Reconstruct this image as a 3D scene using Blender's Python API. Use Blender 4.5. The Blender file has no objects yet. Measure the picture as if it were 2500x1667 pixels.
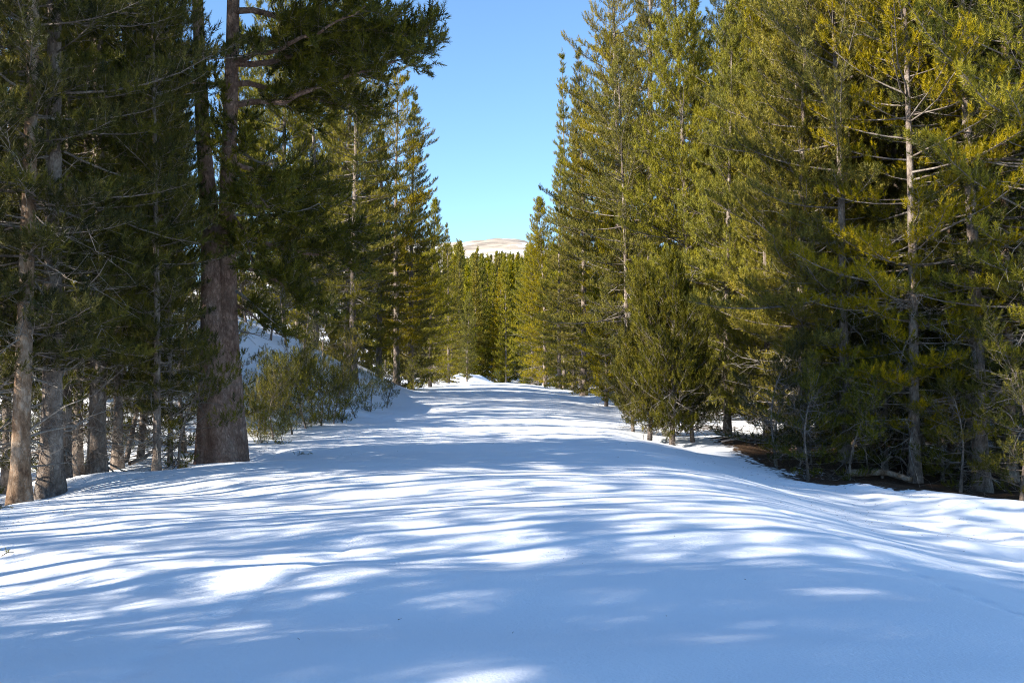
import bpy, math, random
import numpy as np
from mathutils import Vector, Matrix

# ------------------------------------------------------------------ camera, sky, sun, exposure
SC = bpy.context.scene
COL = SC.collection
RAD = math.radians
FPX, CX, HY = 2431.0, 1250.0, 900.0          # photo focal length in px, centre column, horizon row
EYE = 1.62

cam_d = bpy.data.cameras.new('camera'); cam = bpy.data.objects.new('camera', cam_d); COL.objects.link(cam)
cam_d.sensor_width = 36.0; cam_d.lens = 36.0 * FPX / 2500.0
cam_d.clip_start = 0.1; cam_d.clip_end = 20000
cam.rotation_euler = (RAD(90) + math.atan((HY - 833.5) / FPX), 0, 0)
cam.location = (0, 0, EYE)
SC.camera = cam

SUN_EL, SUN_AZ = 26.0, 24.0                    # azimuth: degrees behind the straight left
sdir = Vector((-math.cos(RAD(SUN_AZ)) * math.cos(RAD(SUN_EL)), -math.sin(RAD(SUN_AZ)) * math.cos(RAD(SUN_EL)), math.sin(RAD(SUN_EL))))
w = bpy.data.worlds.new('World'); SC.world = w; w.use_nodes = True
nt = w.node_tree; nt.nodes.clear()
sky = nt.nodes.new('ShaderNodeTexSky'); sky.sky_type = 'NISHITA'; sky.sun_disc = False
sky.sun_elevation = RAD(SUN_EL); sky.sun_rotation = math.atan2(sdir.x, sdir.y)
sky.altitude = 1500; sky.air_density = 1.0; sky.dust_density = 0.0; sky.ozone_density = 2.2
bg = nt.nodes.new('ShaderNodeBackground'); bg.inputs['Strength'].default_value = 0.11
wo = nt.nodes.new('ShaderNodeOutputWorld')
wb = nt.nodes.new('ShaderNodeMixRGB'); wb.blend_type = 'MULTIPLY'; wb.inputs[0].default_value = 1.0; wb.inputs[2].default_value = (.78, .92, 1.0, 1)
nt.links.new(sky.outputs[0], wb.inputs[1]); nt.links.new(wb.outputs[0], bg.inputs[0]); nt.links.new(bg.outputs[0], wo.inputs[0])

sun_d = bpy.data.lights.new('sun', 'SUN'); sun_d.energy = 5.0; sun_d.angle = RAD(0.53); sun_d.color = (1.0, 0.93, 0.82)
sun = bpy.data.objects.new('sun', sun_d); COL.objects.link(sun)
sun.rotation_euler = sdir.to_track_quat('Z', 'Y').to_euler(); sun.location = (-30, -10, 40)
SC.view_settings.view_transform = 'Standard'; SC.view_settings.look = 'None'
SC.view_settings.gamma = 1.0; SC.view_settings.exposure = 1.45
SC.cycles.max_bounces = 3; SC.cycles.diffuse_bounces = 2; SC.cycles.transmission_bounces = 2
SC.cycles.debug_use_spatial_splits = True; SC.cycles.use_denoising = True; SC.cycles.denoiser = 'OPENIMAGEDENOISE'; SC.cycles.denoising_input_passes = 'RGB_ALBEDO_NORMAL'; SC.cycles.denoising_prefilter = 'NONE'; SC.cycles.filter_width = 1.0
SC.cycles.use_adaptive_sampling = True; SC.cycles.adaptive_threshold = 0.02

# ------------------------------------------------------------------ small helpers
def tag(o, label=None, cat=None, group=None, kind=None):
    if label: o['label'] = label
    if cat: o['category'] = cat
    if group: o['group'] = group
    if kind: o['kind'] = kind
    return o

def sstep(a, b, x):
    t = np.clip((np.asarray(x, float) - a) / (b - a), 0, 1); return t * t * (3 - 2 * t)

_lat = np.random.default_rng(5).random((256, 256))
def vnoise(x, y, ox=0):
    x = np.asarray(x, float) + 37.3 + ox * 17.7; y = np.asarray(y, float) + 91.7 + ox * 5.3
    xi = np.floor(x).astype(int); yi = np.floor(y).astype(int)
    fx = x - xi; fy = y - yi
    fx = fx * fx * fx * (fx * (fx * 6 - 15) + 10); fy = fy * fy * fy * (fy * (fy * 6 - 15) + 10)
    g = lambda i, j: _lat[i & 255, j & 255]
    return (g(xi, yi) * (1 - fx) * (1 - fy) + g(xi + 1, yi) * fx * (1 - fy) + g(xi, yi + 1) * (1 - fx) * fy + g(xi + 1, yi + 1) * fx * fy) * 2 - 1

class Bag:
    """collects triangles into one mesh"""
    def __init__(self): self.v, self.f, self.t, self.n = [], [], [], 0
    def add(self, V, F, tone=None):
        V = np.asarray(V, float); F = np.asarray(F, int)
        self.v.append(V); self.f.append(F + self.n); self.n += len(V)
        self.t.append(np.full(len(V), .5) if tone is None else np.asarray(tone, float))
    def mesh(self, name, mats, smooth=False, tone=False):
        V = np.concatenate(self.v); F = np.concatenate(self.f)
        me = bpy.data.meshes.new(name)
        me.vertices.add(len(V)); me.vertices.foreach_set('co', V.astype(np.float32).ravel())
        me.loops.add(F.size); me.loops.foreach_set('vertex_index', F.astype(np.int32).ravel())
        me.polygons.add(len(F))
        me.polygons.foreach_set('loop_start', np.arange(0, F.size, 3, dtype=np.int32))
        me.polygons.foreach_set('loop_total', np.full(len(F), 3, dtype=np.int32))
        me.polygons.foreach_set('use_smooth', np.full(len(F), smooth, dtype=bool))
        if tone:
            a = me.attributes.new('tone', 'FLOAT', 'POINT'); a.data.foreach_set('value', np.concatenate(self.t).astype(np.float32))
        me.materials.append(mats); me.update(calc_edges=True)
        return me

def tube(bag, P, R, sides=6, rng=None, rough=0.0, cap=True):
    P = np.asarray(P, float); n = len(P)
    T = np.gradient(P, axis=0); T /= np.linalg.norm(T, axis=1)[:, None] + 1e-9
    ref = np.array([0, 0, 1.]) if abs(T[0, 2]) < .9 else np.array([1., 0, 0])
    E1 = np.cross(T, ref); E1 /= np.linalg.norm(E1, axis=1)[:, None] + 1e-9
    E2 = np.cross(T, E1)
    a = np.arange(sides) * 2 * math.pi / sides
    rr = np.asarray(R, float)[:, None] * np.ones(sides)[None]
    if rough and rng is not None: rr = rr * (1 + rough * rng.normal(size=(n, sides)))
    V = P[:, None] + rr[..., None] * (np.cos(a)[None, :, None] * E1[:, None] + np.sin(a)[None, :, None] * E2[:, None])
    V = V.reshape(-1, 3)
    i = np.arange(n - 1)[:, None] * sides; j = np.arange(sides)[None]; k = (j + 1) % sides
    q = np.stack([i + j, i + k, i + sides + k, i + sides + j], -1).reshape(-1, 4)
    F = np.concatenate([q[:, [0, 1, 2]], q[:, [0, 2, 3]]])
    if cap:
        V = np.vstack([V, P[-1]]); c = len(V) - 1; b = (n - 1) * sides
        F = np.vstack([F, [[b + x, b + (x + 1) % sides, c] for x in range(sides)]])
    bag.add(V, F)

def frames(A, spin):
    A = A / (np.linalg.norm(A, axis=1)[:, None] + 1e-9)
    ref = np.where((np.abs(A[:, 2]) < .9)[:, None], np.array([[0, 0, 1.]]), np.array([[1., 0, 0]]))
    E1 = np.cross(A, ref); E1 /= np.linalg.norm(E1, axis=1)[:, None] + 1e-9
    E2 = np.cross(A, E1)
    c, s = np.cos(spin)[:, None], np.sin(spin)[:, None]
    return E1 * c + E2 * s, -E1 * s + E2 * c, A

def prisms(bag, P0, P1, r0, r1):
    """many thin three-sided twigs at once"""
    P0 = np.asarray(P0); P1 = np.asarray(P1); N = len(P0)
    if N == 0: return
    E1, E2, A = frames(P1 - P0, np.zeros(N))
    V = []
    for P, r in ((P0, r0), (P1, r1)):
        for k in range(3):
            a = k * 2.0944; V.append(P + r * (math.cos(a) * E1 + math.sin(a) * E2))
    V = np.stack(V, 1).reshape(-1, 3)
    t = np.array([[0, 1, 4], [0, 4, 3], [1, 2, 5], [1, 5, 4], [2, 0, 3], [2, 3, 5]])
    bag.add(V, (np.arange(N)[:, None, None] * 6 + t[None]).reshape(-1, 3))

def tuft_templates(K, wid, seed):
    r = np.random.default_rng(seed); out = []
    for _ in range(5):
        V = []
        for k in range(K):
            t = (k + r.random()) / K
            ph = RAD(66 - 46 * t + r.normal() * 8); az = k * 2.39996 + r.normal() * .3
            d = np.array([math.sin(ph) * math.cos(az), math.sin(ph) * math.sin(az), math.cos(ph)])
            p = np.array([0, 0, .78 * t - .12]); L = .40 * (0.8 + .4 * r.random())
            s = np.cross(d, r.normal(size=3)); s /= np.linalg.norm(s)
            V += [p - s * wid * .5, p + s * wid * .5, p + d * L]
        out.append(np.array(V))
    return out

def tufts(bag, P, A, S, rng, K=22, wid=.066):
    P = np.asarray(P); A = np.asarray(A); S = np.asarray(S)
    T = tuft_templates(K, wid, int(rng.integers(1e6)))
    which = rng.integers(0, len(T), len(P)); tone = np.clip(rng.normal(.5, .22, len(P)), 0, 1)
    E1, E2, E3 = frames(A, rng.random(len(P)) * 6.283)
    for k in range(len(T)):
        m = which == k
        if not m.any(): continue
        t = T[k]
        V = P[m][:, None] + S[m][:, None, None] * (t[None, :, 0:1] * E1[m][:, None] + t[None, :, 1:2] * E2[m][:, None] + t[None, :, 2:3] * E3[m][:, None])
        bag.add(V.reshape(-1, 3), np.arange(V.shape[0] * V.shape[1]).reshape(-1, 3), np.repeat(tone[m], len(t)))

# ------------------------------------------------------------------ materials
def mat(name, rough=.9):
    m = bpy.data.materials.new(name); m.use_nodes = True
    n = m.node_tree; b = n.nodes['Principled BSDF']; b.inputs['Roughness'].default_value = rough
    if 'Specular IOR Level' in b.inputs: b.inputs['Specular IOR Level'].default_value = .25
    return m, n, b
def node(n, t, **kw):
    x = n.nodes.new(t)
    for k, v in kw.items(): setattr(x, k, v)
    return x
def ramp(n, stops):
    r = node(n, 'ShaderNodeValToRGB'); e = r.color_ramp.elements
    e[0].position, e[0].color = stops[0][0], (*stops[0][1], 1); e[1].position, e[1].color = stops[-1][0], (*stops[-1][1], 1)
    for p, c in stops[1:-1]:
        q = e.new(p); q.color = (*c, 1)
    return r

def needle_mat(name, dark, mid, bright):
    m, n, b = mat(name, .55)
    at = node(n, 'ShaderNodeAttribute', attribute_name='tone')
    oi = node(n, 'ShaderNodeObjectInfo')
    r = ramp(n, [(0.0, dark), (.45, mid), (1.0, bright)])
    ma = node(n, 'ShaderNodeMath', operation='MULTIPLY_ADD'); ma.inputs[1].default_value = .28; ma.inputs[2].default_value = -.14
    ad = node(n, 'ShaderNodeMath', operation='ADD')
    n.links.new(oi.outputs['Random'], ma.inputs[0]); n.links.new(ma.outputs[0], ad.inputs[0]); n.links.new(at.outputs['Fac'], ad.inputs[1])
    n.links.new(ad.outputs[0], r.inputs[0]); n.links.new(r.outputs[0], b.inputs['Base Color'])
    f1 = node(n, 'ShaderNodeMath', operation='MULTIPLY'); f1.inputs[1].default_value = 7.13; f2 = node(n, 'ShaderNodeMath', operation='FRACT')
    n.links.new(oi.outputs['Random'], f1.inputs[0]); n.links.new(f1.outputs[0], f2.inputs[0])
    hu = node(n, 'ShaderNodeMapRange'); hu.inputs['To Min'].default_value = .490; hu.inputs['To Max'].default_value = .513; n.links.new(f2.outputs[0], hu.inputs['Value'])
    sa = node(n, 'ShaderNodeMapRange'); sa.inputs['To Min'].default_value = .95; sa.inputs['To Max'].default_value = 1.12; n.links.new(oi.outputs['Random'], sa.inputs['Value'])
    hs = node(n, 'ShaderNodeHueSaturation'); n.links.new(hu.outputs[0], hs.inputs['Hue']); n.links.new(sa.outputs[0], hs.inputs['Saturation']); n.links.new(r.outputs[0], hs.inputs['Color'])
    n.links.new(hs.outputs[0], b.inputs['Base Color']); r = hs
    tr = node(n, 'ShaderNodeBsdfTranslucent'); mx = node(n, 'ShaderNodeMixShader'); mx.inputs[0].default_value = .3
    n.links.new(r.outputs[0], tr.inputs[0])
    n.links.new(b.outputs[0], mx.inputs[1]); n.links.new(tr.outputs[0], mx.inputs[2])
    n.links.new(mx.outputs[0], n.nodes['Material Output'].inputs[0])
    return m
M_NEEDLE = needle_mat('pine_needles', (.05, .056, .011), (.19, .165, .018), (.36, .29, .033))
M_DARKN = needle_mat('shaded_green_needles', (.020, .026, .007), (.074, .073, .011), (.19, .165, .023))  # pine_needles with forest shade worked into the colour; young clump greener by nature

def bark_mat(name, c0, c1, c2, sc=1.0, bump=.6):
    m, n, b = mat(name, .95)
    tc = node(n, 'ShaderNodeTexCoord'); mp = node(n, 'ShaderNodeMapping'); mp.inputs['Scale'].default_value = (13 * sc, 13 * sc, 6.5 * sc)
    n.links.new(tc.outputs['Object'], mp.inputs[0])
    vo = node(n, 'ShaderNodeTexVoronoi', feature='DISTANCE_TO_EDGE'); vo.inputs['Scale'].default_value = 2.2
    no = node(n, 'ShaderNodeTexNoise'); no.inputs['Scale'].default_value = 3.0; no.inputs['Detail'].default_value = 8; no.inputs['Roughness'].default_value = .7
    big = node(n, 'ShaderNodeTexNoise'); big.inputs['Scale'].default_value = .35; big.inputs['Detail'].default_value = 3
    wd = node(n, 'ShaderNodeMixRGB'); wd.inputs[0].default_value = .62
    n.links.new(mp.outputs[0], no.inputs[0]); n.links.new(mp.outputs[0], big.inputs[0])
    n.links.new(mp.outputs[0], wd.inputs[1]); n.links.new(no.outputs['Color'], wd.inputs[2]); n.links.new(wd.outputs[0], vo.inputs['Vector'])
    r = ramp(n, [(.36, c0), (.5, c1), (.66, c2)])
    a = node(n, 'ShaderNodeMath', operation='MULTIPLY_ADD'); a.inputs[1].default_value = .6
    n.links.new(big.outputs['Fac'], a.inputs[0])
    h = node(n, 'ShaderNodeMath', operation='MULTIPLY'); h.inputs[1].default_value = .45; n.links.new(no.outputs['Fac'], h.inputs[0]); n.links.new(h.outputs[0], a.inputs[2])
    n.links.new(a.outputs[0], r.inputs[0])
    cr = ramp(n, [(0.0, (.55, .52, .5)), (.22, (1, 1, 1))]); n.links.new(vo.outputs['Distance'], cr.inputs[0])
    mu = node(n, 'ShaderNodeMixRGB', blend_type='MULTIPLY'); mu.inputs[0].default_value = .65
    n.links.new(r.outputs[0], mu.inputs[1]); n.links.new(cr.outputs[0], mu.inputs[2]); n.links.new(mu.outputs[0], b.inputs['Base Color'])
    hs = node(n, 'ShaderNodeMath', operation='ADD'); n.links.new(cr.outputs[0], hs.inputs[0]); n.links.new(no.outputs['Fac'], hs.inputs[1])
    bp = node(n, 'ShaderNodeBump'); bp.inputs['Strength'].default_value = bump; bp.inputs['Distance'].default_value = .06
    n.links.new(hs.outputs[0], bp.inputs['Height']); n.links.new(bp.outputs[0], b.inputs['Normal'])
    return m
M_BARK = bark_mat('pine_bark', (.10, .075, .06), (.23, .18, .145), (.38, .32, .27))
M_BARKO = bark_mat('flaking_bark', (.13, .07, .04), (.29, .19, .12), (.46, .38, .30))
M_BIG = bark_mat('old_bark', (.16, .088, .06), (.33, .205, .15), (.46, .325, .255), 1.3, .8)
M_TWIG = bark_mat('twig_bark', (.13, .10, .08), (.22, .18, .15), (.34, .30, .26))
M_DEAD = bark_mat('dead_wood', (.18, .155, .13), (.30, .265, .23), (.44, .40, .35))

# snow, with bare needle litter where the mask says so
M_SNOW, n, b = mat('snow', .75)
b.inputs['Specular IOR Level'].default_value = .15
tc = node(n, 'ShaderNodeTexCoord')
at = node(n, 'ShaderNodeAttribute', attribute_name='bare')
n1 = node(n, 'ShaderNodeTexNoise'); n1.inputs['Scale'].default_value = 7; n1.inputs['Detail'].default_value = 6
n2 = node(n, 'ShaderNodeTexNoise'); n2.inputs['Scale'].default_value = 45; n2.inputs['Detail'].default_value = 4
n3 = node(n, 'ShaderNodeTexNoise'); n3.inputs['Scale'].default_value = 26; n3.inputs['Detail'].default_value = 3
for q in (n1, n2, n3): n.links.new(tc.outputs['Object'], q.inputs[0])
lit = ramp(n, [(.3, (.025, .016, .010)), (.5, (.06, .036, .022)), (.75, (.16, .10, .06))]); n.links.new(n3.outputs['Fac'], lit.inputs[0])
mk = node(n, 'ShaderNodeMath', operation='ADD'); n.links.new(at.outputs['Fac'], mk.inputs[0])
sc_ = node(n, 'ShaderNodeMath', operation='MULTIPLY_ADD'); sc_.inputs[1].default_value = .9; sc_.inputs[2].default_value = -.45
n.links.new(n1.outputs['Fac'], sc_.inputs[0]); n.links.new(sc_.outputs[0], mk.inputs[1])
mr = ramp(n, [(.46, (0, 0, 0)), (.56, (1, 1, 1))]); n.links.new(mk.outputs[0], mr.inputs[0])
mx = node(n, 'ShaderNodeMixRGB'); mx.inputs[1].default_value = (.88, .90, .93, 1)
n.links.new(mr.outputs[0], mx.inputs[0]); n.links.new(lit.outputs[0], mx.inputs[2]); n.links.new(mx.outputs[0], b.inputs['Base Color'])
bp = node(n, 'ShaderNodeBump'); bp.inputs['Strength'].default_value = .4; bp.inputs['Distance'].default_value = .016
n.links.new(n2.outputs['Fac'], bp.inputs['Height']); n.links.new(bp.outputs[0], b.inputs['Normal'])

M_MTN, n, b = mat('bare_mountain', .95)
tc = node(n, 'ShaderNodeTexCoord'); mp = node(n, 'ShaderNodeMapping'); mp.inputs['Scale'].default_value = (.004, .004, .02)
no = node(n, 'ShaderNodeTexNoise'); no.inputs['Scale'].default_value = 1.3; no.inputs['Detail'].default_value = 9; no.inputs['Roughness'].default_value = .62
n.links.new(tc.outputs['Object'], mp.inputs[0]); n.links.new(mp.outputs[0], no.inputs[0])
r = ramp(n, [(.40, (.24, .20, .16)), (.46, (.40, .335, .26)), (.54, (.42, .35, .28)), (.57, (.85, .85, .86))]); n.links.new(no.outputs['Fac'], r.inputs[0]); n.links.new(r.outputs[0], b.inputs['Base Color'])

# ------------------------------------------------------------------ the ground
WELLS = [((px - CX) / FPX * d, d, wr, wd) for px, d, wr, wd in ((545, 18.6, 1.05, .30), (52, 13.9, .6, .16), (128, 14.8, .65, .16), (240, 16.4, .6, .15), (165, 16.2, .45, .1), (290, 17.5, .5, .1), (385, 16.3, .45, .1), (1640, 26.6, .7, .16), (1585, 27.2, .6, .14), (2392, 22.4, .7, .12))]
def road_x(y): return -0.029 * np.asarray(y, float)
def ground(x, y, detail=True):
    x = np.asarray(x, float); y = np.asarray(y, float)
    u = x - road_x(y)
    z = .35 * np.exp(-((y - 78) / 40.) ** 2) - .9 * sstep(92, 125, y) * (1 - sstep(150, 190, y))
    z = z + .10 * np.clip(y - 165, 0, 330)
    z = z - np.where(u > 0, .010, .0035) * np.minimum(np.abs(u), 5.2) ** 2
    near = 1 - sstep(20, 34, y)
    # right-hand shoulder and lower forest floor
    z = z - (.55 * near + .12) * sstep(2.6, 8.2, u) - .28 * near * sstep(8, 12, u)
    z = z + .07 * np.clip(u - 16, 0, 60) * (1 - .4 * near) * (1 - sstep(150, 200, y))
    # left-hand side: drops to the near forest, then the cut bank
    bk = sstep(17.5, 27, y)
    z = z - .45 * (1 - bk) * sstep(6.0, 8.2, -u)
    hum = vnoise(y * .13, u * .2, 3)
    v = -u - 4.2 - 6.5 * (1 - bk) + .5 * hum
    vs = np.log1p(np.exp(np.clip(v * 2.4, -30, 30))) / 2.4
    Hb = 3.5 * (1 - .8 * sstep(50, 66, y)) + .5 * hum
    z = z + (.35 + .65 * bk) * Hb * np.tanh(vs * .85 / 3.4) + .11 * np.clip(v - 5, 0, 60) * (1 - sstep(140, 190, y))
    # snow bank past the crest
    z = z + (1.75 + .5 * vnoise(x * .6, y * .3, 31)) * np.exp(-((x + 5.3) / 3.0) ** 2 - ((y - 118) / 10.) ** 2)
    for wx, wy, wr, wd in WELLS: z = z - wd * np.exp(-((x - wx) ** 2 + (y - wy) ** 2) / wr ** 2)
    if detail:
        rd = 1 - .4 * sstep(5, 9, np.abs(u)); fade = 1 - sstep(120, 300, y)
        wob = vnoise(x * .11, y * .16, 1)
        z = z + fade * rd * (.075 * vnoise(x * .16, y * .34 + wob, 2) + .042 * vnoise(x * .28, y * .95 + 2 * wob, 4) + .010 * vnoise(x * .9, y * 2.6, 6) + .004 * vnoise(x * 2.6, y * 4.2, 9))
        off = sstep(5, 8, np.abs(u)) * fade
        z = z + off * (.14 * vnoise(x * .5, y * .5, 7) + .05 * vnoise(x * 1.6, y * 1.6, 8))
        # two faint old tracks in the crust
        for (x0, y0, x1, y1, sp, dep) in ((4.2, 5.2, 3.3, 13., .42, .035), (-2.15, 5.0, -1.5, 9.5, .36, .028), (3.2, 13., 2.4, 21., .5, .02)):
            t = np.clip((y - y0) / (y1 - y0), 0, 1); xx = x0 + (x1 - x0) * t + .08 * np.sin(y * 1.7)
            ph = np.cos(2 * math.pi * y / sp) * .5 + .5
            z = z - dep * ((y > y0) & (y < y1)) * np.exp(-((x - xx) / .07) ** 2) * (.25 + .75 * ph ** 2)
    return z
def gz(x, y): return float(ground(np.array([x]), np.array([y]))[0])
cam.location = (0, 0, gz(0, 0) + EYE)
CZ = cam.location.z

def grow_axis(a, step, end, fac):
    out = [a]; s = step
    while abs(out[-1]) < abs(end): s *= fac; out.append(out[-1] + (s if end > a else -s))
    return out
ys = np.array(sorted([-3 - 1.2 * k for k in range(1, 45)]) + list(np.arange(-3, 3.5, .25)) + list(np.arange(3.5, 26, .09)) + grow_axis(26, .1, 4200, 1.05))
xs = np.array(sorted(grow_axis(-8.1, .1, -3200, 1.10)) + list(np.arange(-8, 9, .08)) + grow_axis(9.05, .1, 3200, 1.10))
X, Y = np.meshgrid(xs, ys)
Z = ground(X, Y)
U = X - road_x(Y)
nz = vnoise(X * .22, Y * .22, 11) * .6 + vnoise(X * .6, Y * .6, 12) * .4
BARE = np.clip((.70 + .55 * nz) * sstep(19.4, 20.6, Y + .25 * (U - 8) + .7 * vnoise(X * .5, Y * .1, 13)) * sstep(5.2, 7.2, U) * (1 - .45 * sstep(26, 34, Y)), 0, 1)
BARE = np.maximum(BARE, np.clip((.42 + .5 * nz) * sstep(7.5, 9, -U), 0, .55))
GX = np.gradient(Z, xs, axis=1); GY = np.gradient(Z, ys, axis=0)
NRM = np.stack([-GX, -GY, np.ones_like(Z)], -1); NRM /= np.linalg.norm(NRM, axis=-1)[..., None]
nr, nc = X.shape
idx = np.arange(nr * nc).reshape(nr, nc)
Q = np.stack([idx[:-1, :-1], idx[:-1, 1:], idx[1:, 1:], idx[1:, :-1]], -1).reshape(-1, 4)
uc = (U[:-1, :-1] + U[1:, 1:]).ravel() / 2; yc = (Y[:-1, :-1] + Y[1:, 1:]).ravel() / 2
kind = np.where((uc > -4.6 - 1.4 * (1 - sstep(17, 22, yc))) & (uc < 5.2 + 2.5 * (1 - sstep(19, 21, yc))) & (yc < 150), 0, np.where((uc < 0) & (yc > 17) & (yc < 150) & (uc > -14), 1, 2))
P3 = np.stack([X, Y, Z], -1).reshape(-1, 3); N3 = NRM.reshape(-1, 3); B1 = BARE.ravel()
for k, nm, lb in ((0, 'snowy_road', 'smooth snow covered road striped with tree shadows'), (1, 'snow_bank', 'steep snow bank with saplings beside the road'), (2, 'forest_ground', 'forest ground of snow with bare needle litter under the pines')):
    q = Q[kind == k]; used, inv = np.unique(q, return_inverse=True); q = inv.reshape(-1, 4)
    me = bpy.data.meshes.new(nm)
    me.vertices.add(len(used)); me.vertices.foreach_set('co', P3[used].astype(np.float32).ravel())
    me.loops.add(q.size); me.loops.foreach_set('vertex_index', q.astype(np.int32).ravel())
    me.polygons.add(len(q)); me.polygons.foreach_set('loop_start', np.arange(0, q.size, 4, dtype=np.int32)); me.polygons.foreach_set('loop_total', np.full(len(q), 4, dtype=np.int32))
    me.polygons.foreach_set('use_smooth', np.ones(len(q), dtype=bool))
    a = me.attributes.new('bare', 'FLOAT', 'POINT'); a.data.foreach_set('value', B1[used].astype(np.float32))
    me.materials.append(M_SNOW); me.update(calc_edges=True)
    me.normals_split_custom_set_from_vertices(N3[used].astype(np.float32))
    o = bpy.data.objects.new(nm, me); COL.objects.link(o); tag(o, lb, None, None, 'structure')

# bare mountain far behind
bag = Bag()
mxs = np.linspace(-2600, 2600, 150); mys = np.linspace(2600, 6000, 60)
MX, MY = np.meshgrid(mxs, mys)
MZ = 560 * np.exp(-((MX + 130) / 1500.) ** 2) * np.sin(np.clip((MY - 2600) / 3400, 0, 1) * math.pi) ** .8 + 22 * vnoise(MX / 260, MY / 400, 21) + 12 * vnoise(MX / 90, MY / 160, 22) - 20
idx = np.arange(MX.size).reshape(MX.shape)
q = np.stack([idx[:-1, :-1], idx[:-1, 1:], idx[1:, 1:], idx[1:, :-1]], -1).reshape(-1, 4)
bag.add(np.stack([MX, MY, MZ], -1).reshape(-1, 3), np.vstack([q[:, [0, 1, 2]], q[:, [0, 2, 3]]]))
o = bpy.data.objects.new('mountain', bag.mesh('mountain', M_MTN, True)); COL.objects.link(o)
tag(o, 'bare beige mountain with snow streaks behind the forest', None, None, 'structure')

# ------------------------------------------------------------------ pine generator
def make_pine(name, seed, H, r0, cb, R, prof='cone', e0=(-12, 25), up=22, gap=.34, per=5, tsize=.2, tw=.13, K=22, wid=.066,
              dead=None, bend=.15, tone_mat=None, bark=None, sides=10, flare=.5, skip=.10, inner=.14, clump=0.35, upright=.55, top=None, dead_mat=None):
    """returns meshes {part: mesh}; base at the origin"""
    r = np.random.default_rng(seed)
    tr, br, cr, dd = Bag(), Bag(), Bag(), Bag()
    nz_ = max(10, int(H / .45)); zz = np.linspace(-.35, H, nz_); t = np.clip(zz / H, 0, 1)
    ph = r.random(4) * 6.28; H0 = H
    def axis(z):
        s = np.clip(np.asarray(z, float) / H0, 0, 1)
        return np.stack([bend * (np.sin(s * 3.1 + ph[0]) - math.sin(ph[0])) * s, bend * (np.sin(s * 4.3 + ph[1]) - math.sin(ph[1])) * s, np.asarray(z, float) + 0 * s], -1)
    HH = H
    rad = lambda z: r0 * (np.clip(1 - np.asarray(z) / HH, 0, 1) ** .85 * .97 + .03) + r0 * flare * np.exp(-np.clip(np.asarray(z), 0, None) / (2.2 * r0 + .05))
    tube(tr, axis(zz), rad(zz), sides, r, .035)
    PA, AA, SA = [], [], []; T0, T1 = [], []
    z = cb
    HT, H = H, (top or H)
    while z < H - .15:
        s = (z - cb) / (H - cb)
        if prof == 'cone': L0 = R * (1 - s) ** .8 * min(1, .5 + s * 3)
        elif prof == 'column': L0 = R * min(1, .45 + s * 2.5) * min(1, (1 - s) * 2.6) ** .7
        elif prof == 'open': L0 = R * min(1, .6 + s * 2) * min(1, (1 - s) * 3.2) ** .6
        else: L0 = R * (1 - s) ** .55 * min(1, .35 + s * 3)
        n = max(2, int(round(per * (.6 + .8 * r.random()))))
        a0 = r.random() * 6.283
        for k in range(n):
            if r.random() < skip: continue
            az = a0 + k * 6.283 / n + r.normal() * .35
            cl = 1 + clump * math.sin(3 * az + 1.7 * z + ph[2]) * math.sin(.9 * z + ph[3])
            L = max(.15, L0 * cl * (.65 + .5 * r.random()))
            zb = z + r.normal() * gap * .3
            el = RAD(e0[0] + (e0[1] - e0[0]) * s + r.normal() * 7)
            m = 6; ss = np.linspace(0, 1, m)
            elv = el + RAD(up) * ss ** 1.5
            ds = L / (m - 1); p = axis(np.array([zb]))[0]; pts = [p]
            aw = az
            for q in range(1, m):
                aw += r.normal() * .12
                p = p + ds * np.array([math.cos(elv[q]) * math.cos(aw), math.cos(elv[q]) * math.sin(aw), math.sin(elv[q])]); pts.append(p)
            pts = np.array(pts); rb = max(.005, min(.4 * float(rad(zb)), .0085 * L + .004))
            tube(br, pts, rb * (1 - .8 * ss), 4 if sides > 6 else 3, cap=False)
            nt_ = max(2, int(L * (1 - inner) / tw))
            st = inner + (1 - inner) * (np.arange(nt_) + r.random(nt_)) / nt_
            bp_ = np.stack([np.interp(st, ss, pts[:, c]) for c in range(3)], -1)
            bd = pts[-1] - pts[-3]; bd = bd / (np.linalg.norm(bd) + 1e-9)
            side = np.cross(bd, [0, 0, 1.]); side /= np.linalg.norm(side) + 1e-9
            sg = np.where(np.arange(nt_) % 2 == 0, 1., -1.)
            ln = (.10 + .34 * np.minimum(L, 1.6) / 1.6 * (1.15 - st)) * (.6 + .8 * r.random(nt_))
            dv = bd[None] * .75 + side[None] * (sg * .85)[:, None] + np.array([0, 0, 1.])[None] * (.12 + .4 * r.random(nt_))[:, None] + r.normal(size=(nt_, 3)) * .22
            dv /= np.linalg.norm(dv, axis=1)[:, None]
            e = bp_ + dv * ln[:, None]
            T0.append(bp_); T1.append(e)
            PA.append(e); AA.append(dv * (1 - upright) + np.array([0, 0, 1.]) * upright + r.normal(size=(nt_, 3)) * .2); SA.append(tsize * (.75 + .5 * r.random(nt_)))
            PA.append(bp_ + dv * (ln * .45)[:, None] + r.normal(size=(nt_, 3)) * .03); AA.append(dv * (1 - upright) + np.array([0, 0, 1.]) * upright + side * (sg * -.2)[:, None] + r.normal(size=(nt_, 3)) * .3); SA.append(tsize * (.65 + .45 * r.random(nt_)))
            PA.append(bp_ + r.normal(size=(nt_, 3)) * [.05, .05, .05] + [0, 0, .03]); AA.append(np.array([0, 0, 1.]) * .8 + dv * .5 + r.normal(size=(nt_, 3)) * .4); SA.append(tsize * (.6 + .5 * r.random(nt_)))
            PA.append(pts[-1:]); AA.append((bd * .6 + np.array([0, 0, .6]))[None]); SA.append(np.array([tsize * 1.1]))
        z += gap * (.75 + .5 * r.random())
    tp = axis(np.array([H]))[0]
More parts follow.
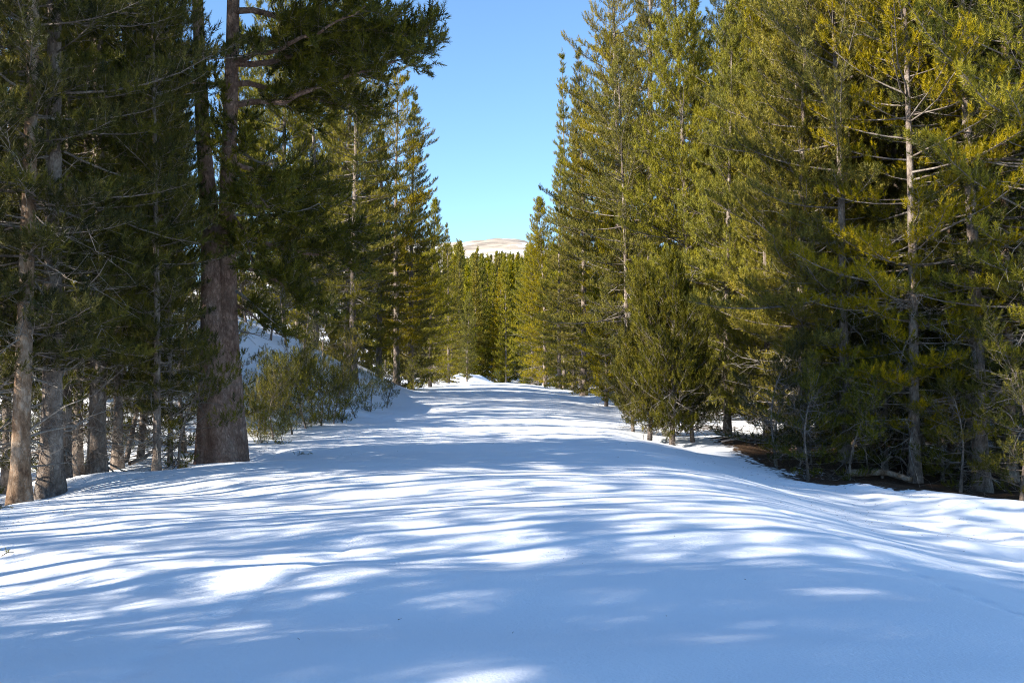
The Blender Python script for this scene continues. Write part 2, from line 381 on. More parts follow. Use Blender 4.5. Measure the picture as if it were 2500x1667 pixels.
    PA.append(tp[None] - [[0, 0, .1]]); AA.append(np.array([[0, 0, 1.]])); SA.append(np.array([tsize * 1.4]))
    PA, AA, SA = map(np.concatenate, (PA, AA, SA))
    tufts(cr, PA, AA, SA, r, K, wid)
    prisms(br, np.concatenate(T0), np.concatenate(T1), .0045 * (tsize / .2), .002)
    out = {'trunk': tr.mesh(name + '_trunk', bark or M_BARK, True), 'branchwork': br.mesh(name + '_branchwork', M_TWIG, True), 'crown': cr.mesh(name + '_crown', tone_mat or M_NEEDLE, False, True)}
    if dead:
        d0, d1, nd, dl = dead; D0, D1 = [], []
        for _ in range(nd):
            zb = d0 + (d1 - d0) * r.random(); az = r.random() * 6.283; L = dl * (.35 + .9 * r.random())
            p = axis(np.array([zb]))[0]; pts = [p]; el = RAD(r.normal() * 22 - 5); aw = az; m = 5
            for q in range(m):
                el += r.normal() * .22; aw += r.normal() * .22
                p = p + L / m * np.array([math.cos(el) * math.cos(aw), math.cos(el) * math.sin(aw), math.sin(el)]); pts.append(p)
                for _k in range(2):
                    dv = r.normal(size=3); dv = dv / np.linalg.norm(dv) + .8 * np.array([math.cos(aw), math.sin(aw), -.1]); D0.append(p.copy()); e1 = p + dv * L * .16; D1.append(e1)
                    D0.append(e1); D1.append(e1 + (dv + r.normal(size=3) * .5) * L * .12)
            tube(dd, np.array(pts), np.linspace(min(.02, .012 + .006 * L), .004, m + 1), 4, cap=False)
        prisms(dd, np.array(D0), np.array(D1), .0045, .002)
        out['deadwood'] = dd.mesh(name + '_deadwood', dead_mat or M_DEAD, True)
    return out

def plant(name, parts, x, y, label, group=None, scale=1.0, rot=0.0, lean=(0, 0), cat='pine tree', wide=1.0, sink=.08, drop=()):
    e = bpy.data.objects.new(name, None); COL.objects.link(e); e.empty_display_size = .3
    e.location = (x, y, gz(x, y) - sink); e.rotation_euler = (lean[0], lean[1], rot); e.scale = (scale * wide, scale * wide, scale)
    tag(e, label, cat, group)
    for k, me in parts.items():
        if k in drop: continue
        o = bpy.data.objects.new(k, me); COL.objects.link(o); o.parent = e
        if k in ('branchwork', 'crown', 'deadwood'): o['kind'] = 'stuff'
    return e
def at(px, d): return ((px - CX) / FPX * d, d)

rnd = random.Random(7)
# prototypes
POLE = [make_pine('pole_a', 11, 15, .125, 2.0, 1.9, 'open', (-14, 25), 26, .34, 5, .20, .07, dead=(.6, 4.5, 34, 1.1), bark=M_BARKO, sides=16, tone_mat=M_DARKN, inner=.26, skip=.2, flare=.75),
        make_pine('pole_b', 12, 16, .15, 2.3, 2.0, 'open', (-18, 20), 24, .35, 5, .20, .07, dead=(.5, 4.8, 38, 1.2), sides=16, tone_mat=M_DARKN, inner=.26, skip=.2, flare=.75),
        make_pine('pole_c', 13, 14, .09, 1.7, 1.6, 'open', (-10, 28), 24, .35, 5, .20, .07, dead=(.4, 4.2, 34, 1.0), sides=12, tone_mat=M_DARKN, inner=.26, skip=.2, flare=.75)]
EDGE = [make_pine('edge_a', 21, 14, .13, .4, 2.3, 'round', (-14, 38), 30, .28, 6, .23, .075, dead=(.2, 3.0, 60, 1.4), upright=.66, inner=.22, skip=.12, clump=.45),
        make_pine('edge_b', 22, 13, .115, .6, 2.1, 'round', (-10, 42), 34, .28, 6, .23, .075, dead=(.3, 5, 30, 1.1), upright=.70, inner=.22, skip=.12, clump=.45),
        make_pine('edge_c', 23, 15, .13, 1.4, 2.4, 'column', (-16, 36), 28, .34, 6, .23, .08, dead=(.4, 6, 50, 1.4), upright=.60, inner=.30, skip=.28, clump=.6, flare=.7)]
TALL = [make_pine('tall_a', 31, 22, .22, 2.6, 2.9, 'column', (-20, 25), 30, .46, 6, .30, .11, dead=(.8, 8, 36, 1.6), upright=.5, clump=.35, inner=.3, skip=.22),
        make_pine('tall_b', 32, 24, .22, .6, 3.1, 'cone', (-22, 30), 28, .42, 6, .30, .11, dead=(.8, 8, 26, 1.6), upright=.5, clump=.25, inner=.24, skip=.12),
        make_pine('tall_c', 33, 23, .16, 1.5, 1.7, 'cone', (-18, 30), 26, .42, 6, .28, .11, upright=.5, clump=.5, inner=.2, skip=.2)]
SNAG = make_pine('snag', 35, 17, .16, 1.5, 1.9, 'cone', (-18, 30), 26, .38, 6, .30, .12, upright=.5, clump=.45, top=13.2, dead=(13.0, 15.8, 7, 1.0))
SHADE = [make_pine('slim_a', 71, 15, .12, 2.2, 1.0, 'open', (-10, 25), 24, .62, 4, .24, .12, dead=(.6, 4, 18, .9), bark=M_BARKO, skip=.25),
         make_pine('slim_b', 72, 13, .10, 3.5, .9, 'column', (-10, 25), 24, .6, 4, .24, .12, dead=(.6, 4, 18, .9), skip=.3)]
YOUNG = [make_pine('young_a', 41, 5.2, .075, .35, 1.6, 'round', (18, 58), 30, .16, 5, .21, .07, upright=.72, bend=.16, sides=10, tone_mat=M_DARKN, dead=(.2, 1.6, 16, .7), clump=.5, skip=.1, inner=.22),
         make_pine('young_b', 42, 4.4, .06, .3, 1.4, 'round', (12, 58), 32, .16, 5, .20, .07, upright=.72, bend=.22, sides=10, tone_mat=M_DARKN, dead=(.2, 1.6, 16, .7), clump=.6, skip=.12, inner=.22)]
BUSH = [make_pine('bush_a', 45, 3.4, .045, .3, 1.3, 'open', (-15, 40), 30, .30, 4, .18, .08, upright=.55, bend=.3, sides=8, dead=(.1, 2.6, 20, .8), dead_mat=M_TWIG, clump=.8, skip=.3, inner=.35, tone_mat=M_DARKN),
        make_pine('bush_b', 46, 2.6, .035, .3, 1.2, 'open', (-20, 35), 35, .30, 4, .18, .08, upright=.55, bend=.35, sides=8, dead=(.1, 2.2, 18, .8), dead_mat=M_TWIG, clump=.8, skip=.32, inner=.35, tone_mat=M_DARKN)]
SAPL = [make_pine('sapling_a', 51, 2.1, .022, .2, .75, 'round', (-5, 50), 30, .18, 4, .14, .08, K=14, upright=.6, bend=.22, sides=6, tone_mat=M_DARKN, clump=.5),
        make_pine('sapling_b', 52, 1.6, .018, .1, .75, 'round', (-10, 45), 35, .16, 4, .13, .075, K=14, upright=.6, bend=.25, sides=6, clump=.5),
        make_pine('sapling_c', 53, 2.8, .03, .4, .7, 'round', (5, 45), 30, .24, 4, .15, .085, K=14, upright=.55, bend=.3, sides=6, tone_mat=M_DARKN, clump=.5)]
FAR = [make_pine('far_%d' % k, 61 + k, (20, 22, 19, 23)[k], .16, (.8, 2, .6, 4)[k], (2.4, 2.3, 2.6, 2.0)[k], ('cone', 'cone', 'cone', 'column')[k], (-20, 25), 25, .5, 6, .6, .26, K=9, wid=.14, sides=6, upright=.45, clump=.45) for k in range(4)]

# ------------------------------------------------------------------ the old twin-stemmed pine
BX, BY = at(543, 18.6)
def big_pine():
    r = np.random.default_rng(99)
    e = bpy.data.objects.new('old_pine', None); COL.objects.link(e); e.location = (BX, BY, gz(BX, BY) - .15)
    tag(e, 'massive old pine with fused twin trunk and flared base by the snow bank', 'pine tree')
    def part(nm, me, parent=e, kind=None, label=None):
        o = bpy.data.objects.new(nm, me); COL.objects.link(o); o.parent = parent
        if kind: o['kind'] = kind
        if label: o['label'] = label
        return o
    S = 40
    def stem(path, rads, seed):
        b = Bag(); zz = np.linspace(0, 1, 130)
        zk = np.array([p[2] for p in path]); zs = zk[0] + (zk[-1] - zk[0]) * zz
        P = np.stack([np.interp(zs, zk, [p[c] for p in path]) for c in range(2)] + [zs], -1)
        for c in range(2): P[2:-2, c] = np.convolve(P[:, c], np.ones(5) / 5, 'valid')
        R = np.interp(zs, zk, rads)
        a = np.arange(S) * 2 * math.pi / S
        lob = 1 + .10 * np.exp(-np.clip(zs, 0, None) / .9)[:, None] * np.cos(4 * a + seed)[None] + .035 * vnoise(a[None] * 2.2 + 0 * zs[:, None], zs[:, None] * .9, seed) + .018 * vnoise(a[None] * 6 + 0 * zs[:, None], zs[:, None] * 3, seed + 1)
        V = np.stack([P[:, 0:1] + R[:, None] * lob * np.cos(a), P[:, 1:2] + R[:, None] * lob * np.sin(a), P[:, 2:3] + 0 * lob], -1).reshape(-1, 3)
        i = np.arange(129)[:, None] * S; j = np.arange(S)[None]; k = (j + 1) % S
        q = np.stack([i + j, i + k, i + S + k, i + S + j], -1).reshape(-1, 4)
        b.add(V, np.vstack([q[:, [0, 1, 2]], q[:, [0, 2, 3]]]))
        return b.mesh('old_pine_stem', M_BIG, True)
    left = [(.02, 0, -.3), (.0, 0, .5), (-.08, 0, 1.6), (-.18, .02, 3), (-.25, .05, 4.6), (-.42, .05, 6.6), (-.52, .0, 9), (-.6, 0, 15)]
    right = [(.12, .10, -.3), (.10, .10, .5), (.07, .10, 1.6), (.04, .10, 3), (.03, .12, 5), (.08, .2, 8), (.1, .3, 12), (.1, .3, 19)]
    part('trunk', stem(left, [.56, .46, .34, .235, .18, .13, .10, .03], 5))
    part('trunk', stem(right, [.46, .38, .29, .205, .155, .125, .10, .03], 9))
    cr, tw = Bag(), Bag(); PA, AA, SA, T0, T1 = [], [], [], [], []
    # (stem x, z, azimuth deg, length, elevation, upturn): azimuth 0 = across the road
    limbs = [(.15, 7.9, 8, 3.6, 4, -6), (.15, 7.1, -12, 3.6, 2, 14), (.15, 8.4, 20, 3.8, 2, 6), (.15, 8.0, -28, 3.2, 4, 8), (.15, 7.5, 32, 3.0, 0, -4), (.15, 8.9, -5, 3.7, 0, -2), (.15, 5.4, 25, 2.6, -14, -8),
             (.15, 4.7, 40, 2.6, -20, 10), (.15, 4.1, 15, 1.9, -24, -8), (.15, 6.0, 55, 2.6, -8, 5), (.15, 3.35, -10, 1.2, -30, 0), (.15, 5.9, -50, 2.2, -18, -10),
             (-.3, 5.6, 175, 2.0, -8, 5), (-.4, 6.6, 200, 2.4, -6, 10), (-.5, 7.6, 160, 2.2, 0, 10), (-.3, 4.9, 140, 1.8, -12, 5), (-.3, 5.2, 265, 1.5, -25, -5),
             (.15, 6.9, 285, 1.6, -30, -15), (.1, 7.6, 240, 1.8, -20, -10), (.15, 5.0, 310, 1.6, -30, -12), (.15, 9.4, 5, 3.4, 8, 10), (.15, 10.5, 190, 3, 5, 10), (.15, 11, 60, 3, 8, 10),
             (.15, 9.6, 290, 2.6, 0, 10), (.12, 12.2, -20, 2.8, 12, 12), (.12, 13.4, 130, 2.4, 14, 12), (.12, 14.5, 20, 2.2, 18, 12), (.1, 15.6, 220, 1.8, 20, 14), (.1, 16.8, 80, 1.4, 26, 14), (.1, 17.8, 320, 1, 34, 10)]
    for (sx, z, azd, L, el, upt) in limbs:
        m = 12; ss = np.linspace(0, 1, m); p = np.array([sx, .15, z]); aw = RAD(azd); pts = [p]
        for q in range(1, m):
            aw += r.normal() * .06; ev = RAD(el + upt * ss[q] + r.normal() * 9)
            p = p + L / (m - 1) * np.array([math.cos(ev) * math.cos(aw), math.cos(ev) * math.sin(aw), math.sin(ev)]); pts.append(p)
        pts = np.array(pts); b = Bag(); tube(b, pts, (.016 + .014 * L) * (1 - .85 * ss), 8, r, .05)
        part('limb', b.mesh('old_pine_limb', M_BIG, True))
        nb = int(L * 9) + 4
        for k in range(nb):
            s = .12 + .88 * (k + r.random()) / nb
            p0 = np.array([np.interp(s, ss, pts[:, c]) for c in range(3)])
            j = min(m - 2, int(s * (m - 1))); bd = pts[j + 1] - pts[j]; bd /= np.linalg.norm(bd)
            sd = np.cross(bd, [0, 0, 1.]); sd /= np.linalg.norm(sd)
            d = bd * .8 + sd * (1 if k % 2 else -1) * (.5 + .6 * r.random()) + np.array([0, 0, .1 + .5 * r.normal()]); d /= np.linalg.norm(d)
            l2 = (.35 + .75 * (1 - s) + .25 * r.random()) * min(1, L / 2.6)
            T0.append(p0[None]); T1.append((p0 + d * l2)[None])
            n3 = max(3, int(l2 / .075)); st = .2 + .8 * (np.arange(n3) + r.random(n3)) / n3
            q0 = p0[None] + d[None] * (l2 * st)[:, None]
            dv = d[None] * .7 + r.normal(size=(n3, 3)) * .55 + np.array([0, 0, .25]); dv /= np.linalg.norm(dv, axis=1)[:, None]
            e1 = q0 + dv * (.08 + .16 * r.random(n3))[:, None]
            T0.append(q0); T1.append(e1); PA.append(e1 - dv * .05); AA.append(dv + np.array([0, 0, .45])); SA.append(.23 * (.75 + .5 * r.random(n3)))
            PA.append(q0); AA.append(dv * .5 + np.array([0, 0, .6]) + r.normal(size=(n3, 3)) * .3); SA.append(.20 * (.75 + .5 * r.random(n3)))
    PA, AA, SA = map(np.concatenate, (PA, AA, SA)); tufts(cr, PA, AA, SA, r, 20, .08)
    prisms(tw, np.concatenate(T0), np.concatenate(T1), .006, .003)
    part('branchwork', tw.mesh('old_pine_branchwork', M_TWIG, True), kind='stuff')
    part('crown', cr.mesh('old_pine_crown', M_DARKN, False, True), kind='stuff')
    dd = Bag(); D0, D1 = [], []
    for (z, azd, L) in ((3.6, -20, 1.3), (4.3, -60, 1.2), (5.0, -5, 1.7), (2.9, 5, .5), (6.2, -30, 1.6), (3.2, 200, .6)):
        p = np.array([.15, .1, z]); pts = [p]; aw = RAD(azd); el = RAD(-12)
        for q in range(9):
            el += r.normal() * .18 - .02; aw += r.normal() * .15
            p = p + L / 9 * np.array([math.cos(el) * math.cos(aw), math.cos(el) * math.sin(aw), math.sin(el)]); pts.append(p)
            if q > 2:
                dv = r.normal(size=3) * .5 + np.array([math.cos(aw), math.sin(aw), -.4]); D0.append(p); D1.append(p + dv * .22)
        tube(dd, np.array(pts), np.linspace(.03, .008, 10), 6)
    prisms(dd, np.array(D0), np.array(D1), .006, .003)
    part('deadwood', dd.mesh('old_pine_deadwood', M_DEAD, True), kind='stuff')
big_pine()

# ------------------------------------------------------------------ pines one can single out
taken = [(BX, BY)]
def put(parts, px, d, label, scale=1.0, rot=None, lean=(0, 0), group=None, name='pine_tree', wide=1.0, drop=(), cat='pine tree'):
    x, y = at(px, d); taken.append((x, y))
    return plant(name, parts, x, y, label, group, scale, rnd.random() * 6.28 if rot is None else rot, lean, cat, wide, drop=drop)

# left foreground poles
put(POLE[0], 52, 13.9, 'pine with orange flaking bark, its trunk sunlit, at the rim of the snowy road', 1.0, 1.0, (0, .01))
put(POLE[1], 128, 14.8, 'thick grey barked pine leaning slightly, close beside the orange barked pine', 1.0, 2.2, (0, -.035))
put(POLE[1], 240, 16.4, 'straight dark trunked pine between the leaning grey pine and the old twin trunk', .92, .3)
put(POLE[2], 165, 16.2, 'thin dark pine right behind the leaning grey pine', .9, 4)
put(POLE[2], 192, 17.4, 'dark pine with bare lower trunk standing between two thicker trunks', 1.0, 5.2)
put(POLE[2], 290, 17.5, 'slim pine pole standing in shaded snow behind the road rim', .95, .9)
put(POLE[2], 345, 18.6, 'slender pale stem leaning among the dark poles', .62, 2.9, (0, -.05))
put(POLE[2], 385, 16.3, 'thin dark pole nearest to the old twin trunk, rooted just past the rim', .7, 3.6)
put(POLE[2], 418, 17.9, 'thin leafy pole in the shade left of the old twin trunk base', .55, 1.6)
put(POLE[2], -20, 14.2, 'pine pole outside the forest edge beside the orange barked pine', .95, 2.5)
put(POLE[2], 20, 17, 'dim pole behind the orange barked pine', .9, 2.0)
put(BUSH[1], 440, 16.6, 'low leafy young pine drooping over shaded snow by the old trunk', .75, 1.2)
put(BUSH[0], 350, 20.5, 'young pine in the dark gap between slim poles', 1.0, 3.0)
# left, on and beyond the bank
put(TALL[0], 862, 41, 'tall pine with long bare pink trunk on top of the snow bank', .80, .6)
put(TALL[0], 968, 56, 'pine with thick grey trunk behind the end of the snow bank', .82, 2.4)
put(EDGE[2], 770, 46, 'dense dark pine on the bank crest beyond the saplings', 1.05, 2.0)
put(EDGE[2], 690, 47, 'full pine high on the bank behind the old twin trunk', 1.2, 4.2)
put(TALL[1], 850, 50, 'golden lit tall pine rising behind the bank crest', .92, 4.9)
put(SNAG, 925, 53, 'pine with bare dead top poking up under the old pine limb', 1.0, 1.7)
put(TALL[1], 1003, 64, 'pointed conical pine at the left edge of the sky gap', .80, 3.3, wide=1.1)
put(EDGE[0], 1050, 74, 'rounded pine at the road end below the pointed conical pine', 1.0, 5.6)
put(TALL[1], 1095, 92, 'shorter conical pine at the far left bend of the road', .62, .5)
put(EDGE[1], 1140, 104, 'last small pine on the left side before the far snow mound', .72, 2.6)
put(TALL[0], 1000, 66, 'pine with pale slim trunk foot beside the road end', .6, 1.1)
put(TALL[1], 640, 60, 'dense tall pine filling the slope above the bank crest', .9, 1.2)
put(EDGE[0], 590, 50, 'bushy pine seen past the right edge of the old twin trunk', 1.1, 2.3)
put(EDGE[1], 725, 58, 'leafy pine behind the dense dark pine of the bank crest', 1.2, 3.1)
put(EDGE[0], 812, 60, 'bushy dark pine behind the long bare pink trunk', 1.2, .7)
put(EDGE[1], 905, 63, 'leafy pine between the bare pink trunk and the thick grey trunk', 1.1, 4.0)
# right wall
put(YOUNG[0], 1640, 26.6, 'taller stem of the shaded young pine clump at the right shoulder', 1.0, .4, (0, .01), 'young pine clump')
put(YOUNG[1], 1585, 27.2, 'second stem of the shaded young pine clump, leaning toward the road', 1.05, 2.0, (0, -.05), 'young pine clump')
put(YOUNG[1], 1690, 27.4, 'third stem of the shaded young pine clump, leaning toward the forest', .95, 3.5, (0, .06), 'young pine clump')
put(YOUNG[1], 1545, 28.4, 'shortest outer stem of the shaded young pine clump', .72, 4.6, (0, -.08), 'young pine clump')
put(EDGE[1], 1775, 30, 'golden pine with visible pointed top behind the young pine clump', .98, 1.1)
put(EDGE[1], 1872, 28, 'second golden pine with visible top, next to the taller pointed one', .86, 4.0)
put(EDGE[0], 1680, 36, 'broad golden pine filling the wall behind the young pine clump', 1.25, 2.2)
put(TALL[0], 1512, 52, 'tall open crowned pine with bare limbs against the sky', 1.12, 3.9, wide=.9)
put(TALL[1], 1590, 46, 'very tall pine beside the open crowned one', 1.0, 5.3)
put(EDGE[2], 1530, 41, 'pine with lit bare trunk low beside the young pine clump', 1.0, 2.8)
put(TALL[1], 1425, 63, 'wide golden pine sloping down to the road end', .92, .9, wide=1.0)
put(TALL[2], 1378, 82, 'slender spire pine standing clear against the sky', 1.22, 1.9, wide=.9)
put(TALL[2], 1400, 84, 'second slender spire pine close against the first', 1.12, 4.4, wide=.9)
put(TALL[1], 1365, 78, 'golden pine below the two slender spires', .82, 3.0, wide=.95)
put(EDGE[0], 1330, 92, 'round skirted pine at the far right road edge', 1.25, 2.0, wide=1.2)
put(EDGE[1], 1300, 108, 'farthest skirted pine on the right road edge', 1.2, .3, wide=1.2)
put(EDGE[1], 1480, 47, 'small pine with foliage to the ground beside the road shoulder', .72, 1.9)
# right foreground
put(POLE[1], 2392, 22.4, 'grey brown trunked pine rooted in bare needle litter at the forest edge', 1.1, .2, (0, -.012))
put(POLE[0], 2462, 23.5, 'dark thick trunk right beside the grey brown trunked pine', 1.15, 3.1)
put(POLE[0], 2325, 25.0, 'brown trunked pine standing among the dark poles by the bare litter', 1.0, 5.1)
put(EDGE[2], 2230, 22.6, 'dark bushy pine shading the bare needle litter', 1.0, .8)
put(POLE[1], 2200, 26.5, 'straight pole behind the dark bushy pine', 1.1, 1.4)
put(EDGE[2], 2060, 24.2, 'shaded pine with several leaning stems above the fallen log', 1.0, 2.6)
put(POLE[2], 2110, 25.8, 'thin leaning stem above the fallen log', .9, 2.0, (0, .12))
put(EDGE[0], 1960, 25.4, 'golden pine with pale twiggy skirt above bare dead branches', 1.05, 4.4)
put(EDGE[0], 2140, 31, 'tall golden pine behind the shaded leaning stems', 1.3, 1.0)
put(EDGE[1], 2300, 29, 'lit bushy pine deep behind the dark poles', 1.3, 5.5)
put(EDGE[2], 2520, 21.5, 'golden branched pine reaching in at the forest edge by the bare litter', 1.05, 3.7)
put(BUSH[0], 2490, 20.4, 'young sparse pine in front of the dark thick trunk', 1.0, 2.2)

# ------------------------------------------------------------------ saplings on the bank
sap = [(650, 24, 0, 1.05), (690, 25, 0, 1.15), (735, 26, 1, 1.15), (765, 26.5, 0, .95), (800, 27, 1, 1.1), (835, 28, 1, 1.0), (870, 30, 0, .8), (905, 33, 1, 1.0), (945, 38, 0, .9),
       (660, 32, 2, 1.1), (700, 33, 2, 1.2), (740, 33, 2, 1.1), (790, 36, 2, 1.0), (600, 33, 2, 1.2), (850, 37, 1, 1.3), (880, 40, 2, .9), (640, 22, 1, .62), (685, 21.8, 1, .5), (1010, 57, 1, 1.2), (960, 47, 0, .8), (1060, 78, 1, 1.4), (1215, 113, 1, 1.0), (670, 23.4, 1, 1.2), (715, 24.2, 0, 1.0), (750, 25, 1, 1.25), (785, 25.6, 1, 1.1), (815, 26.3, 0, .9), (628, 23.6, 1, .9)]
for i, (px, d, k, s) in enumerate(sap):
    x, y = at(px, d); taken.append((x, y))
    plant('pine_sapling', SAPL[k], x, y, ('dark leafy pine sapling sticking out of the snow bank', 'low yellow green pine sapling on the snow bank', 'tall thin dark pine sapling rising from the snow bank')[k], 'saplings on the snow bank', s, rnd.random() * 6.28, (rnd.uniform(-.12, .12), rnd.uniform(.0, .28)), 'sapling')

# ------------------------------------------------------------------ forest fill
def far_enough(x, y, m): return all((x - a) ** 2 + (y - b) ** 2 > m * m for a, b in taken)
LOOK = {}
for ps, ws in ((POLE, ('orange barked', 'grey barked', 'thin')), (EDGE, ('full skirted', 'dense upswept', 'open columnar')), (TALL, ('tall open', 'tall conical', 'tall slender')), (SHADE, ('slim', 'slim short')), (BUSH, ('straggly', 'stunted'))):
    for p, w_ in zip(ps, ws): LOOK[id(p)] = w_
def fill(protos, x0, x1, y0, y1, n, m, label, group, s0, s1, name='pine_tree', cond=None, cat='pine tree'):
    k = tr = 0
    while k < n and tr < n * 60:
        tr += 1
        x, y = rnd.uniform(x0, x1), rnd.uniform(y0, y1)
        if not far_enough(x, y, m) or (cond and not cond(x, y)): continue
        taken.append((x, y)); k += 1
        pr = rnd.choice(protos)
        plant(name, pr, x, y, LOOK[id(pr)] + ' ' + label, group, rnd.uniform(s0, s1), rnd.random() * 6.28, (rnd.uniform(-.02, .02), rnd.uniform(-.02, .02)), cat)
foot = lambda x, y: y - math.tan(RAD(SUN_AZ)) * x          # where a tree's shadow crosses the road's middle
inview = lambda x, y: abs(x) < .56 * y
fill(POLE + EDGE[2:], 9, 34, 24, 45, 64, 1.6, 'pine crowded inside the forest behind the bare needle litter', 'pines inside the litter floored forest', .95, 1.3, cond=lambda x, y: x < .6 * y and x - float(road_x(y)) > 8)
fill(EDGE + TALL, 6, 40, 42, 110, 56, 2.6, 'pine in the golden lit forest wall along the road', 'pines of the golden forest wall', .85, 1.15, cond=lambda x, y: 6.2 < x - float(road_x(y)) < .42 * y)
fill(SHADE, -26, -6.5, 16.5, 32, 24, 1.2, 'dark pole pine in the shaded forest around the old twin trunk', 'poles of the shaded forest', .55, .9, cond=lambda x, y: -.60 * y < x < -.34 * y and (not 23.5 < foot(x, y) < 34 or rnd.random() < .12))
fill(BUSH, -20, -6.5, 15.2, 30, 34, .9, 'low shaded young pine between the dark poles', 'young pines between the dark poles', .5, 1.1, cond=lambda x, y: -.56 * y < x < -.31 * y)
fill(SHADE + TALL[2:], -40, -11, 34, 110, 26, 2.8, 'shaded pine in the forest above the snow bank', 'pines above the snow bank', .65, .95, cond=lambda x, y: -.5 * y < x - float(road_x(y)) < (-12 if y < 60 else -8))
fill(EDGE[2:], -32, -19, 28, 46, 7, 3.2, 'mostly hidden pine added to shade the bank trees', 'added shading pines behind the snow bank', .9, 1.1)  # mostly hidden pines, added to cast shade on the bank trees
fill(BUSH, 6, 13, 21.3, 27, 20, .8, 'low dark young pine over the bare needle litter', 'young pines over the needle litter', .5, 1.2, cond=lambda x, y: x > .26 * y)
fill(SHADE, 6.5, 14, 22.5, 31, 14, .9, 'pole rising from the bare needle litter', 'slim poles in the needle litter', .6, .95, cond=lambda x, y: x > .27 * y)
# trees beyond the frame on the sunny side: their shadows stripe the snow
LS, GS = 'slim pine beside the road whose shadow stripes the snow', 'shadow casting pines beside the road'
off = lambda x, y: x < -.62 * y - 1.2 or y < .5
for k in range(14):                                       # a loose row: narrow gaps of light between their shadows
    f = -1.2 + .72 * k + rnd.uniform(-.2, .2); x = (-8.8, -13, -10.4, -15.5, -9.6, -14.2)[k % 6] + rnd.uniform(-.6, .6); y = f + math.tan(RAD(SUN_AZ)) * x
    taken.append((x, y)); plant('pine_tree', POLE[k % 3], x, y, 'full pine beside the road that shades the near snow', 'shading pines beside the road', rnd.uniform(.85, 1.05), rnd.random() * 6.28, wide=.75)
for k in range(3):
    f = 2.8 + 1.7 * k + rnd.uniform(-.2, .2); x = (-18.5, -22.5, -20.5)[k % 3]; y = f + math.tan(RAD(SUN_AZ)) * x
    taken.append((x, y)); plant('pine_tree', POLE[k % 3], x, y, 'tall full pine standing back from the road that shades the near snow', 'shading pines beside the road', rnd.uniform(1.1, 1.3), rnd.random() * 6.28)
for k in range(16):
    f = 8.9 + .60 * k + rnd.uniform(-.15, .15); x = (-9.5, -14.5, -12, -17.5, -11)[k % 5] + rnd.uniform(-.5, .5); x = min(x, -8.6 - .38 * max(0, f - 11)); y = f + math.tan(RAD(SUN_AZ)) * x
    taken.append((x, y)); plant('pine_tree', SHADE[k % 2], x, y, LS, GS, rnd.uniform(.85, 1.1), rnd.random() * 6.28, wide=rnd.uniform(.8, 1.1))
fill(EDGE[:2], -27, -15, 2, 14, 16, 1.9, 'low unseen pine added to shade the forest edge', 'unseen bushy pines shading the forest edge', .42, .6, cond=lambda x, y: x < -.62 * y - 3 and foot(x, y) > 13)  # unseen low pines added to shade the left understory, short of the road
# far forest
def far_fill(n):
    k = 0
    while k < n:
        y = rnd.uniform(128, 330); x = rnd.uniform(-.115 * y - 2, .05 * y + 3)
        if not far_enough(x, y, 1.9) or (y < 140 and abs(x + 1.5) < 5): continue
        taken.append((x, y)); k += 1; i = rnd.randrange(4); h = (20, 22, 19, 23)[i]
        row = rnd.uniform(612, 660) if rnd.random() > .08 else rnd.uniform(588, 606)
        hmax = (HY - row) / FPX * y + CZ - gz(x, y)
        plant('distant_pine', FAR[i], x, y, ('distant conical pine with foliage to the ground below the mountain', 'distant narrow pine with short bare foot below the mountain', 'distant broad conical pine below the mountain', 'distant columnar pine with bare lower trunk below the mountain')[i], 'pines of the far slope', min(1.2, hmax / h), rnd.random() * 6.28)
far_fill(230)

# ------------------------------------------------------------------ fallen wood and litter
def log(name, pts, r0, r1, label, cat, m=M_DEAD, twigs=0, seed=1):
    r = np.random.default_rng(seed); P = np.array([[x, y, gz(x, y) + h] for x, y, h in pts]); k = np.linspace(0, len(P) - 1, 14)
    P = np.stack([np.interp(k, np.arange(len(P)), P[:, c]) for c in range(3)], -1); P += r.normal(size=P.shape) * r0 * .12
    e = bpy.data.objects.new(name, None); COL.objects.link(e); e.location = P[0]; tag(e, label, cat)
    b = Bag(); tube(b, P - P[0], np.linspace(r0, r1, 14), 9, r, .05)
    o = bpy.data.objects.new('stem', b.mesh(name, m, True)); COL.objects.link(o); o.parent = e
    if twigs:
        b = Bag(); D0, D1 = [], []
        for _ in range(twigs):
            p = P[r.integers(3, 14)] - P[0]; dv = r.normal(size=3) * .35; dv[2] = abs(dv[2]); e1 = p + dv; D0 += [p, e1]; D1 += [e1, e1 + dv * .6 + r.normal(size=3) * .12]
        prisms(b, np.array(D0), np.array(D1), .006, .003)
        o = bpy.data.objects.new('deadwood', b.mesh(name + '_twigs', M_DEAD, True)); COL.objects.link(o); o.parent = e; o['kind'] = 'stuff'
def A(px, d, h): x, y = at(px, d); return (x, y, h)
log('fallen_log', [A(2060, 22.6, .12), A(2150, 22.4, .16), A(2225, 22.0, .12)], .085, .06, 'brown fallen log lying on bare needle litter', 'log', M_BARKO, 8, 3)
log('bent_branch', [A(2150, 22.9, .0), A(2152, 22.9, .35), A(2172, 22.9, .5), A(2195, 22.9, .5), A(2215, 22.9, .25)], .035, .02, 'dark arched branch bowed over above the fallen log', 'branch', M_BARK, 4, 4)
log('dead_branch', [A(1905, 24.4, .0), A(1890, 24.4, .6), A(1897, 24.4, 1.1), A(1915, 24.5, 1.7)], .03, .01, 'pale crooked dead stem at the foot of the golden pine', 'branch', M_TWIG, 60, 5)
log('dead_branch', [A(1760, 25.2, .25), A(1810, 25, .4), A(1860, 25, .35), A(1900, 25.2, .2)], 0.024, .01, 'grey dead branch lying sideways near the young pine clump', 'branch', M_TWIG, 40, 6)
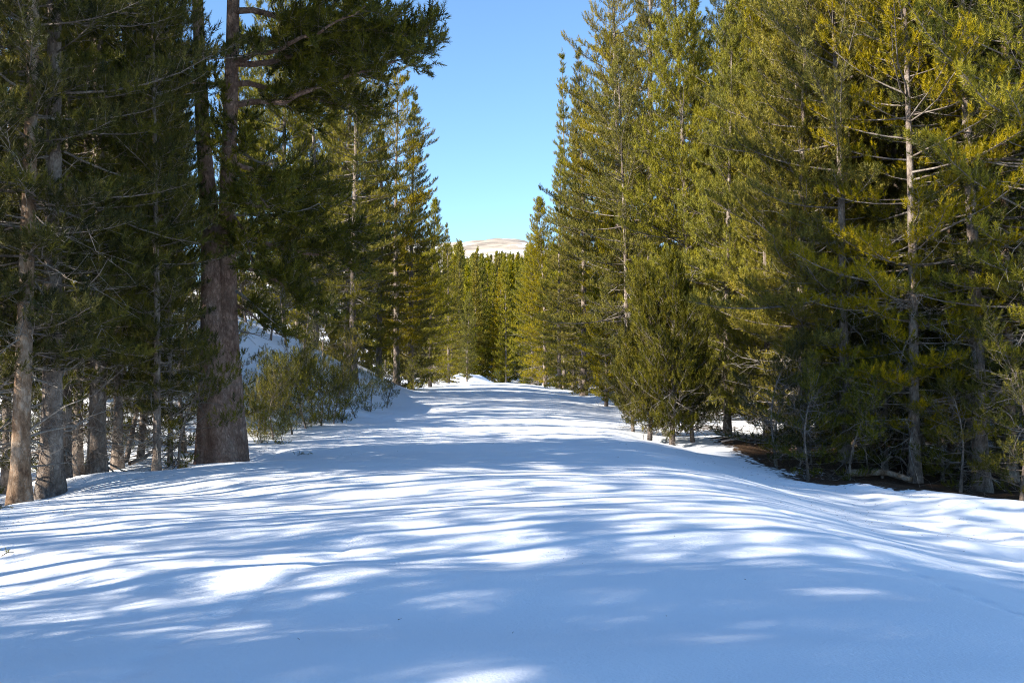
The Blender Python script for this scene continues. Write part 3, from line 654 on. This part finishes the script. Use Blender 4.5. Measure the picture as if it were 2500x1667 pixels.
log('dead_branch', [A(1950, 23.6, .0), A(1965, 23.6, .5), A(1950, 23.7, 1.0), A(1990, 23.8, 1.5)], .028, .01, 'tangled bare dead stem beside the shaded leaning stems', 'branch', M_TWIG, 60, 8)
log('leaning_pole', [A(310, 18.4, .0), A(330, 18.6, .7), A(352, 18.8, 1.4)], .05, .03, 'broken dark pole leaning in the shaded snow under slim pines', 'branch', M_BARK, 0, 9)
log('fallen_branch', [A(320, 17.2, .08), A(360, 17.6, .2), A(400, 18.2, .45)], .04, .02, 'short fallen branch on shaded snow among the slim poles', 'branch', M_TWIG, 5, 10)

def sprig(px, d, label, s=.14, m=M_NEEDLE, seed=1):
    r = np.random.default_rng(seed); x, y = at(px, d); b = Bag()
    P = r.normal(size=(7, 3)) * [s * .7, s * .5, .01] + [0, 0, .035]
    tufts(b, P, r.normal(size=(7, 3)) * [1, 1, .3] + [0, 0, .3], np.full(7, s), r, 18, .06)
    e = bpy.data.objects.new('pine_sprig', None); COL.objects.link(e); e.location = (x, y, gz(x, y)); tag(e, label, 'sprig')
    o = bpy.data.objects.new('needles', b.mesh('sprig', m, False, True)); COL.objects.link(o); o.parent = e; o['kind'] = 'stuff'
    t = Bag(); tube(t, np.array([[-s, 0, .0], [0, 0, .03], [s, .02, .03]]), [.005, .005, .003], 5)
    o = bpy.data.objects.new('stem', t.mesh('sprig_stem', M_TWIG, True)); COL.objects.link(o); o.parent = e
sprig(24, 8.95, 'yellow green needle sprig lying alone on open snow', .05, M_NEEDLE, 2)
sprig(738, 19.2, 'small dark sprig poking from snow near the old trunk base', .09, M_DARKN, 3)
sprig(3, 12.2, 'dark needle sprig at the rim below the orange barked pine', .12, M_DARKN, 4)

# fallen needles, cones and twig bits scattered on the snow
def litter():
    r = np.random.default_rng(77); b = Bag(); n = 1500
    n = 1180; x = np.concatenate([-5 - np.abs(r.normal(size=700)) * 1.6, r.uniform(-6, 7, 100), 6.2 + r.normal(size=380) * 1.4]); y = np.concatenate([r.uniform(8, 22, 700), 5 + r.random(100) * 20, r.uniform(14, 24, 380)])
    z = ground(x, y) + .004; a = r.random(n) * 6.283; L = r.uniform(.008, .04, n) * (.5 + y / 16)
    d = np.stack([np.cos(a), np.sin(a), r.normal(size=n) * .25], -1) * L[:, None]
    P = np.stack([x, y, z], -1); prisms(b, P, P + d, .0022, .0012)
    o = bpy.data.objects.new('needle_litter', b.mesh('needle_litter', M_TWIG, False)); COL.objects.link(o)
    tag(o, 'tiny brown twigs and needles strewn over the snow', 'litter', None, 'stuff')
litter()
